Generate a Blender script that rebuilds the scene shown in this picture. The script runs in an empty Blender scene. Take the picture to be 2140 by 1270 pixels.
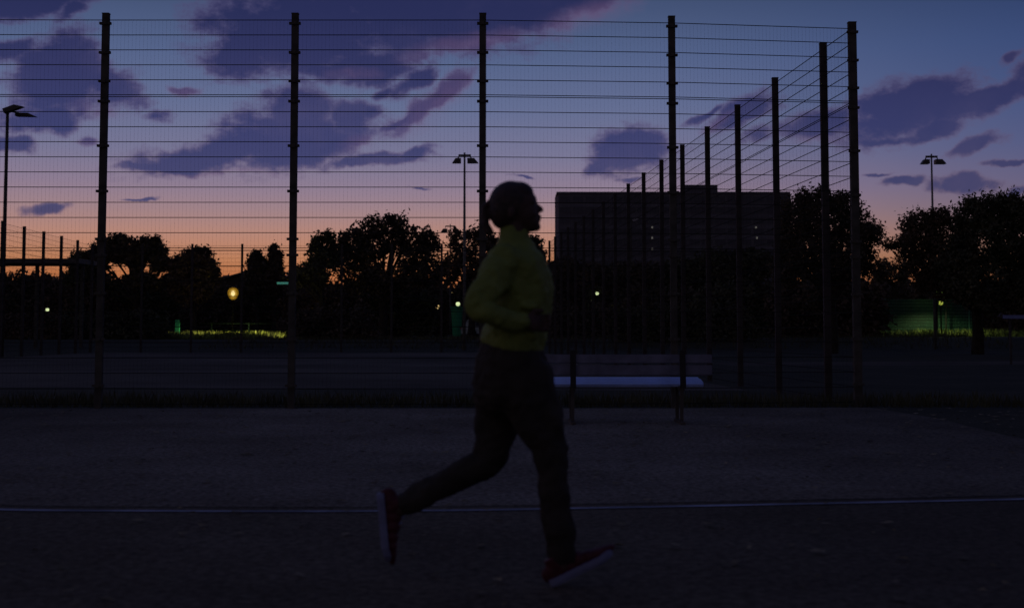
import bpy, bmesh, math, random
import numpy as np
from mathutils import Vector, Matrix
R = math.radians
random.seed(7); rng = np.random.default_rng(7)
C = bpy.context.scene.collection
sc = bpy.context.scene

# ------------------------------------------------------------------ camera
F_PX = 2711.0; PITCH = R(3.69); CX = 1070.0; CY = 518.0; EYE = 1.0
cam = bpy.data.cameras.new('camera'); camo = bpy.data.objects.new('camera', cam); C.objects.link(camo)
cam.sensor_width = 36.0; cam.lens = 36.0*F_PX/2140.0
cam.shift_y = -(635.0-CY)/2140.0
cam.clip_start = 0.1; cam.clip_end = 6000.0
camo.location = (0, 0, EYE); camo.rotation_euler = (R(90)+PITCH, 0, 0)
cam.dof.use_dof = True; cam.dof.focus_distance = 20.0; cam.dof.aperture_fstop = 2.6
sc.camera = camo
sc.view_settings.view_transform = 'Standard'; sc.view_settings.look = 'None'
sc.view_settings.exposure = 0.0; sc.view_settings.gamma = 1.0
sc.view_settings.use_curve_mapping = False

def ray(px, py):
    a = (px-CX)/F_PX; b = -(py-CY)/F_PX
    return Vector((a, math.cos(PITCH)-b*math.sin(PITCH), math.sin(PITCH)+b*math.cos(PITCH)))
def W(px, py, Y):
    d = ray(px, py); t = Y/d.y
    return Vector((d.x*t, Y, EYE+d.z*t))
def G(px, py, z=0.0):
    d = ray(px, py); t = (z-EYE)/d.z
    return Vector((d.x*t, d.y*t, z))
def M(px, Y):                       # metres per photo pixel at distance Y
    return px*Y/F_PX
def lin(*c):
    return tuple(((v/255)/12.92 if v/255 <= .04045 else ((v/255+.055)/1.055)**2.4) for v in c)

# ------------------------------------------------------------------ world: dusk sky with broken clouds
w = bpy.data.worlds.new('World'); sc.world = w; w.use_nodes = True
nt = w.node_tree; nt.nodes.clear(); L = nt.links
def N(t, **k):
    n = nt.nodes.new(t)
    for a, b in k.items(): setattr(n, a, b)
    return n
def mth(op, a, b=None, c=None, clamp=False):
    n = N('ShaderNodeMath', operation=op); n.use_clamp = clamp
    for i, v in enumerate((a, b, c)):
        if v is None: continue
        if isinstance(v, (int, float)): n.inputs[i].default_value = v
        else: L.new(v, n.inputs[i])
    return n.outputs[0]
def vm(op, a, b=None):
    n = N('ShaderNodeVectorMath', operation=op)
    for i, v in enumerate((a, b)):
        if v is None: continue
        if isinstance(v, (tuple, list)): n.inputs[i].default_value = v
        else: L.new(v, n.inputs[i])
    return n
def mrange(v, a, b, c=0.0, d=1.0, smooth=True):
    n = N('ShaderNodeMapRange'); n.interpolation_type = 'SMOOTHSTEP' if smooth else 'LINEAR'
    L.new(v, n.inputs[0])
    for i, x in zip((1, 2, 3, 4), (a, b, c, d)): n.inputs[i].default_value = x
    return n.outputs[0]
def mix(f, a, b):
    n = N('ShaderNodeMix', data_type='RGBA')
    for s, v in ((0, f), (6, a), (7, b)):
        if isinstance(v, (int, float)): n.inputs[s].default_value = v
        elif isinstance(v, tuple): n.inputs[s].default_value = (*v, 1)
        else: L.new(v, n.inputs[s])
    return n.outputs[2]
tc = N('ShaderNodeTexCoord'); dirv = tc.outputs['Generated']
sep = N('ShaderNodeSeparateXYZ'); L.new(dirv, sep.inputs[0])
az = mth('ARCTAN2', sep.outputs[0], sep.outputs[1]); el = mth('ARCSINE', sep.outputs[2])
def azel(px, py):
    d = ray(px, py).normalized(); return math.atan2(d.x, d.y), math.asin(d.z)
pos = N('ShaderNodeCombineXYZ'); L.new(az, pos.inputs[0]); L.new(el, pos.inputs[1])
# gradient by elevation (0..90 deg)
def ramp(fac, stops):
    r = N('ShaderNodeValToRGB'); L.new(fac, r.inputs[0]); e = r.color_ramp.elements
    while len(e) < len(stops): e.new(0.5)
    for k, (p, c) in enumerate(stops): e[k].position = p; e[k].color = (*lin(*c), 1)
    return r.outputs[0]
def ep(py): return azel(1070, py)[1]/(math.pi/2)
elf = mth('DIVIDE', el, math.pi/2, clamp=True)
SKY = [(0.0, (172, 92, 52)), (ep(580), (184, 112, 70)), (ep(545), (190, 128, 92)), (ep(500), (184, 134, 116)),
       (ep(450), (162, 131, 134)), (ep(400), (143, 125, 145)), (ep(330), (120, 118, 148)), (ep(230), (100, 110, 146)),
       (ep(120), (84, 99, 137)), (ep(10), (67, 82, 117)), (0.30, (54, 66, 108)), (0.5, (48, 58, 92)), (1.0, (46, 55, 88))]
front = ramp(elf, SKY)
BACK = [(0.0, (86, 77, 72)), (0.1, (98, 86, 84)), (0.25, (76, 74, 82)), (0.5, (54, 58, 80)), (1.0, (46, 55, 88))]
back = ramp(elf, BACK)
# the afterglow is centred a little left of the view and fades round the horizon
azs = mth('COSINE', mth('ADD', az, 0.16))
glow = mrange(azs, -0.6, 0.985, 0.0, 1.0)
clear = mix(glow, back, front)
side = mrange(az, 0.06, 0.46, 0.0, 1.0)
tint = mix(side, (1.0, 1.0, 1.0), (0.45, 0.55, 0.74))
clear = vm('MULTIPLY', clear, tint).outputs[0]
# clouds
n1 = N('ShaderNodeTexNoise'); n1.inputs['Scale'].default_value = 13.0; n1.inputs['Detail'].default_value = 6.0; n1.inputs['Roughness'].default_value = .55
L.new(dirv, n1.inputs['Vector'])
warp = vm('MULTIPLY', vm('SUBTRACT', n1.outputs['Color'], (.5, .5, .5)).outputs[0], (.040, .024, 0)).outputs[0]
n4 = N('ShaderNodeTexNoise'); n4.inputs['Scale'].default_value = 42.0; n4.inputs['Detail'].default_value = 4.0
L.new(dirv, n4.inputs['Vector'])
warp2 = vm('MULTIPLY', vm('SUBTRACT', n4.outputs['Color'], (.5, .5, .5)).outputs[0], (.020, .013, 0)).outputs[0]
p2 = vm('ADD', vm('ADD', pos.outputs[0], warp).outputs[0], warp2).outputs[0]
squash = vm('MULTIPLY', dirv, (1, 1, 1.7)).outputs[0]
n2 = N('ShaderNodeTexNoise'); n2.inputs['Scale'].default_value = 34.0; n2.inputs['Detail'].default_value = 8.0; n2.inputs['Roughness'].default_value = .66
L.new(squash, n2.inputs['Vector'])
CL = [  # px, py, rx, ry, rot, bias
 (640, 62, 215, 92, 0, 0), (880, 22, 290, 98, 4, 0), (1130, -12, 230, 66, 10, 0), (760, 138, 120, 38, 0, .12), (500, 110, 80, 60, 0, .05),
 (870, 165, 70, 26, 32, .25), (800, 190, 40, 20, 20, .35),
 (610, 285, 180, 62, 10, 0), (640, 225, 72, 66, 0, 0), (745, 248, 52, 48, 0, .0), (560, 300, 120, 46, 0, 0), (420, 328, 150, 34, 10, 0), (320, 352, 90, 12, 3, .1), (730, 292, 70, 26, 0, .22),
 (900, 212, 100, 24, 38, .12), (850, 245, 70, 10, 30, .3),
 (780, 338, 110, 16, 8, .12), (868, 318, 46, 15, 28, .1),
 (125, 150, 105, 78, 30, .03), (245, 190, 78, 44, -8, .12), (330, 236, 44, 20, 0, .25), (90, 242, 95, 32, 10, .15), (10, 100, 80, 22, 10, .2),
 (30, 6, 170, 34, 10, .1), (150, 30, 60, 20, 20, .3), (395, 182, 32, 12, 0, .4), (25, 305, 50, 22, 0, .25), (180, 290, 34, 14, 0, .45),
 (95, 430, 48, 15, 10, .0), (290, 424, 44, 5, 4, .3),
 (1325, 312, 84, 46, 8, .02), (1262, 345, 60, 20, 10, .35), (1325, 366, 50, 10, 0, .3),
 (1560, 240, 95, 38, 20, .15), (1470, 245, 50, 12, 30, .2), (1600, 290, 90, 22, 10, .4),
 (1900, 225, 150, 54, 12, .0), (1725, 262, 100, 34, 8, .12), (2075, 200, 140, 34, 22, .05), (1960, 276, 80, 22, 10, .1), (1850, 290, 90, 14, 0, .35),
 (2042, 308, 52, 16, 28, .1), (1895, 376, 52, 11, 4, .15), (2030, 388, 66, 17, -4, .05), (2112, 338, 44, 9, 14, .1), (2140, 404, 40, 12, 20, .1),
 (1835, 366, 36, 6, 10, .35), (1090, 363, 34, 4, 0, .4), (872, 390, 30, 5, 0, .4), (2130, 120, 40, 14, 30, .4)]
cur = None
for (px, py, rx, ry, rot, bias) in CL:
    a, e = azel(px, py)
    m = N('ShaderNodeMapping', vector_type='TEXTURE')
    m.inputs['Location'].default_value = (a, e, 0); m.inputs['Rotation'].default_value = (0, 0, R(rot))
    m.inputs['Scale'].default_value = (rx*1.16/F_PX, ry*1.16/F_PX, 1)
    L.new(p2, m.inputs['Vector'])
    ln = vm('LENGTH', m.outputs[0]).outputs['Value']
    if bias: ln = mth('ADD', ln, bias)
    cur = ln if cur is None else mth('SMOOTH_MIN', cur, ln, 0.22)
# the same kind of broken cloud goes on over the rest of the sky
inv = vm('DIVIDE', dirv, None); 
den = mth('MAXIMUM', sep.outputs[2], 0.06)
cmb = N('ShaderNodeCombineXYZ'); L.new(mth('DIVIDE', sep.outputs[0], den), cmb.inputs[0]); L.new(mth('DIVIDE', sep.outputs[1], den), cmb.inputs[1])
nt.nodes.remove(inv.id_data.nodes[inv.name]) if False else None
n3 = N('ShaderNodeTexNoise'); n3.inputs['Scale'].default_value = .9; n3.inputs['Detail'].default_value = 5.0
L.new(cmb.outputs[0], n3.inputs['Vector'])
gen = mrange(n3.outputs['Fac'], 0.45, 0.62, 1.6, 0.6)
outside = mth('MAXIMUM', mrange(mth('ABSOLUTE', az), 0.40, 0.50), mrange(el, 0.27, 0.36))
gen = mth('ADD', gen, mth('MULTIPLY', mth('SUBTRACT', 1.0, outside), 2.0))
cur = mth('MINIMUM', cur, gen)
Fv = mth('ADD', mth('SUBTRACT', 1.0, cur), mth('MULTIPLY', mth('SUBTRACT', n2.outputs['Fac'], 0.5), 1.5))
Fv = mth('ADD', Fv, 0.14)
opac = mrange(Fv, -0.04, 0.42)
core = mth('MULTIPLY', mrange(Fv, 0.08, 0.60), mrange(n1.outputs['Fac'], 0.46, 0.72, 1.0, 0.78))
pink = ramp(elf, [(0.0, (130, 84, 82)), (ep(430), (114, 98, 122)), (ep(300), (100, 91, 126)), (ep(100), (82, 76, 114)), (1.0, (54, 52, 90))])
dark = ramp(elf, [(0.0, (60, 50, 70)), (ep(430), (66, 68, 110)), (ep(280), (55, 59, 106)), (ep(160), (48, 50, 94)), (ep(30), (38, 42, 84)), (1.0, (34, 38, 70))])
ccol = mix(core, pink, dark)
sc2 = N('ShaderNodeVectorMath', operation='SCALE'); L.new(ccol, sc2.inputs[0]); L.new(mrange(mth('ADD', az, 0.0), 0.02, 0.42, 1.0, 0.84), sc2.inputs['Scale'])
sky = mix(mth('MULTIPLY', opac, 0.94), clear, sc2.outputs[0])
rosy = None                              # cloud undersides still catching the afterglow
for (px, py, rx, ry, rot, bias) in ((905, 214, 115, 36, 38, 0), (985, 92, 190, 26, 13, .1), (1235, 30, 150, 30, 14, 0), (740, 150, 90, 16, 0, .3), (1500, 262, 80, 18, 25, .25),
                                    (230, 232, 110, 26, -5, .25), (760, 300, 70, 24, 10, .2), (180, 292, 60, 12, 0, .3), (1700, 300, 120, 16, 8, .3), (1330, 372, 90, 10, 0, .3), (470, 362, 210, 8, 3, .2), (395, 184, 36, 14, 0, .1)):
    a, e = azel(px, py)
    m = N('ShaderNodeMapping', vector_type='TEXTURE'); m.inputs['Location'].default_value = (a, e, 0); m.inputs['Rotation'].default_value = (0, 0, R(rot))
    m.inputs['Scale'].default_value = (rx*1.2/F_PX, ry*1.3/F_PX, 1); L.new(p2, m.inputs['Vector'])
    ln = mth('ADD', vm('LENGTH', m.outputs[0]).outputs['Value'], bias)
    rosy = ln if rosy is None else mth('MINIMUM', rosy, ln)
rmask = mrange(mth('ADD', mth('SUBTRACT', 1.0, rosy), mth('MULTIPLY', mth('SUBTRACT', n2.outputs['Fac'], 0.5), 1.2)), 0.0, 1.0, 0.0, 0.30)
sky = mix(rmask, sky, lin(120, 92, 124))
bg = N('ShaderNodeBackground'); L.new(sky, bg.inputs[0]); bg.inputs[1].default_value = 1.0
out = N('ShaderNodeOutputWorld'); L.new(bg.outputs[0], out.inputs[0])

# ------------------------------------------------------------------ materials
MATS = {}
def mat(name, col, rough=.8, spec=.3, metal=0, var=.25, scale=8.0, bump=0.0, bscale=40.0, emit=None, est=0, col2=None, trans=0.0):
    if name in MATS: return MATS[name]
    m = bpy.data.materials.new(name); m.use_nodes = True; t = m.node_tree; b = t.nodes['Principled BSDF']
    b.inputs['Roughness'].default_value = rough; b.inputs['Specular IOR Level'].default_value = spec; b.inputs['Metallic'].default_value = metal
    tcx = t.nodes.new('ShaderNodeTexCoord')
    nz = t.nodes.new('ShaderNodeTexNoise'); nz.inputs['Scale'].default_value = scale; nz.inputs['Detail'].default_value = 6
    t.links.new(tcx.outputs['Object'], nz.inputs['Vector'])
    mx = t.nodes.new('ShaderNodeMix'); mx.data_type = 'RGBA'
    c2 = col2 or tuple(c*(1+var) for c in col)
    mx.inputs[6].default_value = (*[c*(1-var) for c in col], 1); mx.inputs[7].default_value = (*c2, 1)
    mr = t.nodes.new('ShaderNodeMapRange'); mr.inputs[1].default_value = .35; mr.inputs[2].default_value = .65
    t.links.new(nz.outputs['Fac'], mr.inputs[0]); t.links.new(mr.outputs[0], mx.inputs[0])
    t.links.new(mx.outputs[2], b.inputs['Base Color'])
    if bump:
        n2_ = t.nodes.new('ShaderNodeTexNoise'); n2_.inputs['Scale'].default_value = bscale; n2_.inputs['Detail'].default_value = 5
        t.links.new(tcx.outputs['Object'], n2_.inputs['Vector'])
        bp = t.nodes.new('ShaderNodeBump'); bp.inputs['Strength'].default_value = bump; bp.inputs['Distance'].default_value = .02
        t.links.new(n2_.outputs['Fac'], bp.inputs['Height']); t.links.new(bp.outputs[0], b.inputs['Normal'])
    if emit:
        b.inputs['Emission Color'].default_value = (*emit, 1); b.inputs['Emission Strength'].default_value = est
    if trans: b.inputs['Transmission Weight'].default_value = trans
    MATS[name] = m; return m
def ground_mat(name, c1, c2, big=.35, fine=60., bump=.5, speck=.5, vignette=None):
    m = bpy.data.materials.new(name); m.use_nodes = True; t = m.node_tree; b = t.nodes['Principled BSDF']
    b.inputs['Roughness'].default_value = .95; b.inputs['Specular IOR Level'].default_value = .1
    tcx = t.nodes.new('ShaderNodeTexCoord')
    def nz(s, d=6, r=.6):
        n = t.nodes.new('ShaderNodeTexNoise'); n.inputs['Scale'].default_value = s; n.inputs['Detail'].default_value = d
        n.inputs['Roughness'].default_value = r; t.links.new(tcx.outputs['Object'], n.inputs['Vector']); return n.outputs['Fac']
    def mr(v, a, b_, c=0, d=1):
        n = t.nodes.new('ShaderNodeMapRange'); t.links.new(v, n.inputs[0])
        for i, x in zip((1, 2, 3, 4), (a, b_, c, d)): n.inputs[i].default_value = x
        return n.outputs[0]
    mx = t.nodes.new('ShaderNodeMix'); mx.data_type = 'RGBA'; mx.inputs[6].default_value = (*c1, 1); mx.inputs[7].default_value = (*c2, 1)
    t.links.new(mr(nz(big), .35, .65), mx.inputs[0])
    m2 = t.nodes.new('ShaderNodeMix'); m2.data_type = 'RGBA'; m2.blend_type = 'MULTIPLY'; m2.inputs[0].default_value = 1
    t.links.new(mx.outputs[2], m2.inputs[6]); t.links.new(mr(nz(fine, 4, .7), .3, .7, 1-speck, 1+speck), m2.inputs[7])
    res = m2.outputs[2]
    if vignette:                       # vignette shade painted into the ground colour towards both sides, with a ragged edge
        x0, x1, dark_ = vignette
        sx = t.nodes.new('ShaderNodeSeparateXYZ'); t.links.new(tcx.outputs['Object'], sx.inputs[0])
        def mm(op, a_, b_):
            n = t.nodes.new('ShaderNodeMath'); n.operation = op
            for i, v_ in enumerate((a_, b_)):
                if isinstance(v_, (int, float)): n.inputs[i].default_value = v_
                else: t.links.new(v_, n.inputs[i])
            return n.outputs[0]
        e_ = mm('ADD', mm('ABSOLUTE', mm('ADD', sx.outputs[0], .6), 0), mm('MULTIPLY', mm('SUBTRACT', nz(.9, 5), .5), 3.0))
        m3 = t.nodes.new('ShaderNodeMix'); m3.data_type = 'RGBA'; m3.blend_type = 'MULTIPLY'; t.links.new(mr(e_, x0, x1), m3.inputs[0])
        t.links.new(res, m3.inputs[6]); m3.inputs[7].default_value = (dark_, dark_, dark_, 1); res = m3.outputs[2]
    t.links.new(res, b.inputs['Base Color'])
    bp = t.nodes.new('ShaderNodeBump'); bp.inputs['Strength'].default_value = bump; bp.inputs['Distance'].default_value = .02
    t.links.new(nz(fine*.8, 5, .7), bp.inputs['Height']); t.links.new(bp.outputs[0], b.inputs['Normal'])
    return m
m_steel = mat('dark_green_steel', (.085, .075, .062), .8, .15, 0, .3, 6)
m_post = mat('weathered_fence_post', (.065, .052, .048), .8, .2, 0, .3, 3)
m_rod = mat('galvanised_rod', (.03, .03, .028), .9, .05, 0, .3, 20)
m_pole = mat('weathered_pole', (.16, .15, .13), .6, .3, 0, .3, 3)
m_lamphead = mat('lamp_housing', (.08, .07, .06), .5, .3, 0, .2, 6)
m_bark = mat('bark', (.04, .032, .024), .9, .1, 0, .4, 4, .6, 12)
m_leafs = [mat('foliage_%s' % n, c, .8, .1, 0, .5, 1.2) for n, c in (('deep', (.105, .08, .055)), ('olive', (.12, .082, .055)), ('mid', (.09, .085, .05)))]
m_dark = mat('black_pole_paint', (.008, .008, .009), .9, .1, 0, .2, 6)
m_white = mat('road_marking_white', (.32, .33, .42), .8, .3, 0, .45, 2)

# ------------------------------------------------------------------ mesh helpers
class MB:
    def __init__(s): s.v = []; s.f = []
    def add(s, vs, fs):
        o = len(s.v); s.v += [tuple(v) for v in vs]; s.f += [tuple(i+o for i in f) for f in fs]; return s
    def box(s, c, d, rot=None):
        c = Vector(c); hx, hy, hz = d[0]/2, d[1]/2, d[2]/2
        vs = [Vector((x, y, z)) for z in (-hz, hz) for y in (-hy, hy) for x in (-hx, hx)]
        if rot is not None: vs = [rot @ v for v in vs]
        return s.add([v+c for v in vs], [(0, 2, 3, 1), (4, 5, 7, 6), (0, 1, 5, 4), (2, 6, 7, 3), (0, 4, 6, 2), (1, 3, 7, 5)])
    def tube(s, pts, rads, n=8, cap=True):
        pts = [Vector(p) for p in pts]
        if isinstance(rads, (int, float)): rads = [rads]*len(pts)
        rings = []
        for i, p in enumerate(pts):
            t = (pts[min(i+1, len(pts)-1)]-pts[max(i-1, 0)]).normalized()
            u = t.cross(Vector((0, 1, 0)) if abs(t.y) < .9 else Vector((1, 0, 0))).normalized(); v = t.cross(u)
            rings.append([p+u*math.cos(2*math.pi*k/n)*rads[i]+v*math.sin(2*math.pi*k/n)*rads[i] for k in range(n)])
        vs = [q for r in rings for q in r]; fs = []
        for i in range(len(pts)-1):
            for k in range(n):
                a = i*n+k; b = i*n+(k+1) % n; fs.append((a, b, b+n, a+n))
        if cap: fs.append(tuple(range(n-1, -1, -1))); fs.append(tuple((len(pts)-1)*n+k for k in range(n)))
        return s.add(vs, fs)
    def loft(s, rings):                      # rings: (centre, axis_a vector, axis_b vector)
        n = 20; vs = []; fs = []
        for c, a, b in rings:
            vs += [Vector(c)+Vector(a)*math.cos(2*math.pi*k/n)+Vector(b)*math.sin(2*math.pi*k/n) for k in range(n)]
        for i in range(len(rings)-1):
            for k in range(n):
                a_ = i*n+k; b_ = i*n+(k+1) % n; fs.append((a_, b_, b_+n, a_+n))
        fs.append(tuple(range(n-1, -1, -1))); fs.append(tuple((len(rings)-1)*n+k for k in range(n)))
        return s.add(vs, fs)
    def ball(s, c, r, rot=None, nu=20, nv=12):
        c = Vector(c); r = (r, r, r) if isinstance(r, (int, float)) else r; vs = []; fs = []
        for j in range(1, nv):
            th = math.pi*j/nv
            for i in range(nu):
                ph = 2*math.pi*i/nu
                v = Vector((r[0]*math.sin(th)*math.cos(ph), r[1]*math.sin(th)*math.sin(ph), r[2]*math.cos(th)))
                vs.append((rot @ v if rot is not None else v)+c)
        tp = Vector((0, 0, r[2])); bt = Vector((0, 0, -r[2]))
        vs += [(rot @ tp if rot is not None else tp)+c, (rot @ bt if rot is not None else bt)+c]
        for j in range(nv-2):
            for i in range(nu):
                a = j*nu+i; b = j*nu+(i+1) % nu; fs.append((a, a+nu, b+nu, b))
        T = (nv-1)*nu
        for i in range(nu):
            fs.append((T, i, (i+1) % nu)); fs.append((T+1, (nv-2)*nu+(i+1) % nu, (nv-2)*nu+i))
        return s.add(vs, fs)
    def mesh(s, name, m, origin=(0, 0, 0), smooth=False):
        me = bpy.data.meshes.new(name); o = Vector(origin)
        me.from_pydata([tuple(Vector(v)-o) for v in s.v], [], s.f); me.update()
        if smooth: me.polygons.foreach_set('use_smooth', [True]*len(me.polygons))
        if m: me.materials.append(m)
        return me
def put(name, me, parent=None, loc=(0, 0, 0), rot=(0, 0, 0)):
    o = bpy.data.objects.new(name, me); C.objects.link(o); o.location = loc; o.rotation_euler = rot
    if parent: o.parent = parent
    return o
def tag(o, label, cat, group=None, kind=None):
    if label: o['label'] = label
    if cat: o['category'] = cat
    if group: o['group'] = group
    if kind: o['kind'] = kind
    return o
def struct(name, me, label=None, kind='structure'):
    o = put(name, me); o['kind'] = kind
    if label: o['label'] = label
    return o
BASE = {}
def thing(name, label, cat, base, group=None):
    o = put(name, None, None, base); BASE[o.name] = Vector(base); return tag(o, label, cat, group)
def part(name, mb, m, parent, smooth=False, kind=None, label=None):
    r = parent
    while r.parent: r = r.parent
    o = put(name, mb.mesh(name, m, BASE[r.name], smooth), parent)
    if kind: o['kind'] = kind
    if label: o['label'] = label
    return o

# ------------------------------------------------------------------ the ground
def plateau(X): return 0.55+0.15*min(1, max(0, (X+5)/25))
def gz(X, Y):
    t = min(1, max(0, (Y-63.5)/9.0)); t = t*t*(3-2*t); return plateau(X)*t
def sheet(xs, ys, zoff, name, m, fx=None):
    vs = []; fs = []
    for y in ys:
        for x in xs: vs.append((x, y, gz(x, y)+zoff))
    nx = len(xs)
    for j in range(len(ys)-1):
        for i in range(nx-1): fs.append((j*nx+i, j*nx+i+1, (j+1)*nx+i+1, (j+1)*nx+i))
    b = MB(); b.add(vs, fs); return b.mesh(name, m, smooth=True)
m_grass = ground_mat('dark_grass_ground', (.042, .040, .026), (.065, .06, .04), .5, 30, .8, .5)
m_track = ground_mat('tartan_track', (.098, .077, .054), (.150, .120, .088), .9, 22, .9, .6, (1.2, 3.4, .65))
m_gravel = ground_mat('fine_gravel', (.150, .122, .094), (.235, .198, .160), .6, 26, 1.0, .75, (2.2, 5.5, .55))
m_court = ground_mat('court_surface', (.055, .044, .031), (.135, .112, .088), .12, 25, .4, .3)
xs = [-900, -400, -150]+list(np.arange(-80, 81, 4.0))+[150, 400, 900]
ys = [-60, -10, 0]+list(np.arange(4, 60, 4.0))+list(np.arange(60, 76, 1.0))+[80, 90, 120, 200, 400, 900, 2500]
struct('ground', sheet(xs, ys, 0, 'ground', m_grass), 'dark grass ground round the ball court')
def poly_sheet(pts, z, name, m):
    b = MB(); b.add([(x, y, z) for x, y in pts], [tuple(range(len(pts)))]); return b.mesh(name, m)
# white lane line and track edge, curving gently away to the right
LINE = [(-9, 7.55), (-6, 7.22), (-2.84, 7.16), (-.98, 7.15), (.32, 7.28), (1.46, 7.44), (3.04, 7.68), (5, 8.1), (8, 9.0)]
LINE = []
for px, py in ((-900, 1035), (-450, 1055), (0, 1067), (350, 1070), (700, 1070.5), (1000, 1068), (1190, 1064.5), (1600, 1056.5), (2140, 1045), (2700, 1030), (3300, 1010)):
    g = G(px, py); LINE.append((g.x, g.y))
def smooth_line(P, n=8):
    out_ = []
    for i in range(len(P)-1):
        p0 = P[max(i-1, 0)]; p1 = P[i]; p2_ = P[i+1]; p3 = P[min(i+2, len(P)-1)]
        for k in range(n):
            t = k/n
            out_.append(tuple(.5*((2*p1[j])+(-p0[j]+p2_[j])*t+(2*p0[j]-5*p1[j]+4*p2_[j]-p3[j])*t*t+(-p0[j]+3*p1[j]-3*p2_[j]+p3[j])*t**3) for j in (0, 1)))
    return out_+[P[-1]]
LP = smooth_line(LINE)
struct('running_track', poly_sheet([(-30, -8), (30, -8), (30, 9.2)]+[(x, y+.18) for x, y in reversed(LP)]+[(-30, 7.9)], .004, 'running_track', m_track), 'dark running track in the foreground')
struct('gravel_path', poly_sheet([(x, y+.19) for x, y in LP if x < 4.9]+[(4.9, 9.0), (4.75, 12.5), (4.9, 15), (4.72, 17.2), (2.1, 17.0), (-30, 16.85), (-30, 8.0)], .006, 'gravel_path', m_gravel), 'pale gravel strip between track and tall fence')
mb = MB()
for i in range(len(LP)-1):
    (x0, y0), (x1, y1) = LP[i], LP[i+1]
    mb.add([(x0, y0-.028, .009), (x1, y1-.028, .009), (x1, y1+.028, .009), (x0, y0+.028, .009)], [(0, 1, 2, 3)])
struct('white_lane_line', mb.mesh('white_lane_line', m_white), 'thin white line along the edge of the track')
def RX(Y): return 4.637-.0681*(Y-17.47)          # right side fence
def LX(Y): return -19.4-.0600*(Y-49.27)          # left side fence
YB = 62.3
struct('court_surface', poly_sheet([(LX(23), 22.6), (-8, 23.4), (-1.5, 22.4), (RX(22)-.3, 22.0), (RX(YB)-.2, YB-.2), (LX(YB)+.2, YB-.2)], .005, 'court_surface', m_court), 'worn ball court surface inside the cage')
mb = MB(); mb.add([(6.5, 38, .004), (45, 44, .004), (45, 49, .004), (6.2, 42, .004)], [(0, 1, 2, 3)])
struct('footpath', mb.mesh('footpath', m_court), 'faint footpath crossing the dark grass right of the cage')

def blades(name, spots, hgt, wid, m, label, kind='stuff'):
    n = len(spots); v = np.zeros((n, 3, 3)); a = rng.uniform(0, 6.28, n); h = hgt*rng.uniform(.5, 1.5, n); ww = wid*rng.uniform(.6, 1.3, n)
    s_ = np.array(spots); dx = np.cos(a)*ww/2; dy = np.sin(a)*ww/2
    v[:, 0] = s_-np.stack([dx, dy, np.full(n, .03)], 1); v[:, 1] = s_+np.stack([dx, dy, np.full(n, -.03)], 1)
    v[:, 2] = s_+np.stack([rng.normal(0, .35, n)*h, rng.normal(0, .35, n)*h, h], 1)
    me = bpy.data.meshes.new(name); me.from_pydata(v.reshape(-1, 3).tolist(), [], np.arange(n*3).reshape(-1, 3).tolist()); me.materials.append(m)
    return struct(name, me, label, kind)
m_wd = mat('weed_blades', (.14, .17, .04), .7, .2, 0, .75, 1.5)
m_gr = mat('grass_blades', (.08, .075, .035), .7, .2, 0, .5, 2)
sp = []
for _ in range(9000):
    X = rng.uniform(-13, 7); Y = 17.25+abs(rng.normal(0, 1.0)); sp.append((X, Y, 0))
blades('grass', sp, .13, .02, m_gr, 'rough dark grass along the foot of the tall fence')
sp = []
for x0, x1 in ((-23, -15), (21, 31)):
    for _ in range(9000):
        X = rng.uniform(x0, x1); Y = rng.uniform(76, 86.2); k = .5+.5*math.sin(X*3.1)*math.sin(X*1.3+1)
        if rng.random() < .25+.75*k: sp.append((X, Y, gz(X, Y)+(.12*(k-.5) if k > .6 else 0)))
blades('grass', sp, .36, .07, m_wd, 'tall weeds and grass under the path lamps')
sp = [(x, y, gz(x, y)) for x, y in zip(rng.uniform(-16, 26, 9000), rng.uniform(66, 80, 9000))]
blades('grass', sp, .2, .05, m_gr, 'rough grass on the bank behind the cage')

n = 1500; X = rng.uniform(-9, 7, n); Yv = rng.uniform(4.0, 16.8, n); a = rng.uniform(0, 6.28, n); q = rng.uniform(.008, .03, n)*(1+Yv/14)
v = np.zeros((n, 4, 3))
for k, (u, w_) in enumerate(((-1, 0), (0, -.55), (1, 0), (0, .55))):
    v[:, k, 0] = X+q*(u*np.cos(a)-w_*np.sin(a)); v[:, k, 1] = Yv+q*(u*np.sin(a)+w_*np.cos(a)); v[:, k, 2] = .014+rng.uniform(0, .012, n)
me = bpy.data.meshes.new('leaf_litter'); me.from_pydata(v.reshape(-1, 3).tolist(), [], np.arange(n*4).reshape(-1, 4).tolist()); me.materials.append(mat('dry_leaf', (.20, .16, .10), .9, .1, 0, .6, 1.5))
struct('leaf_litter', me, 'small dry leaves and grit scattered over track and gravel', 'stuff')

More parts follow.
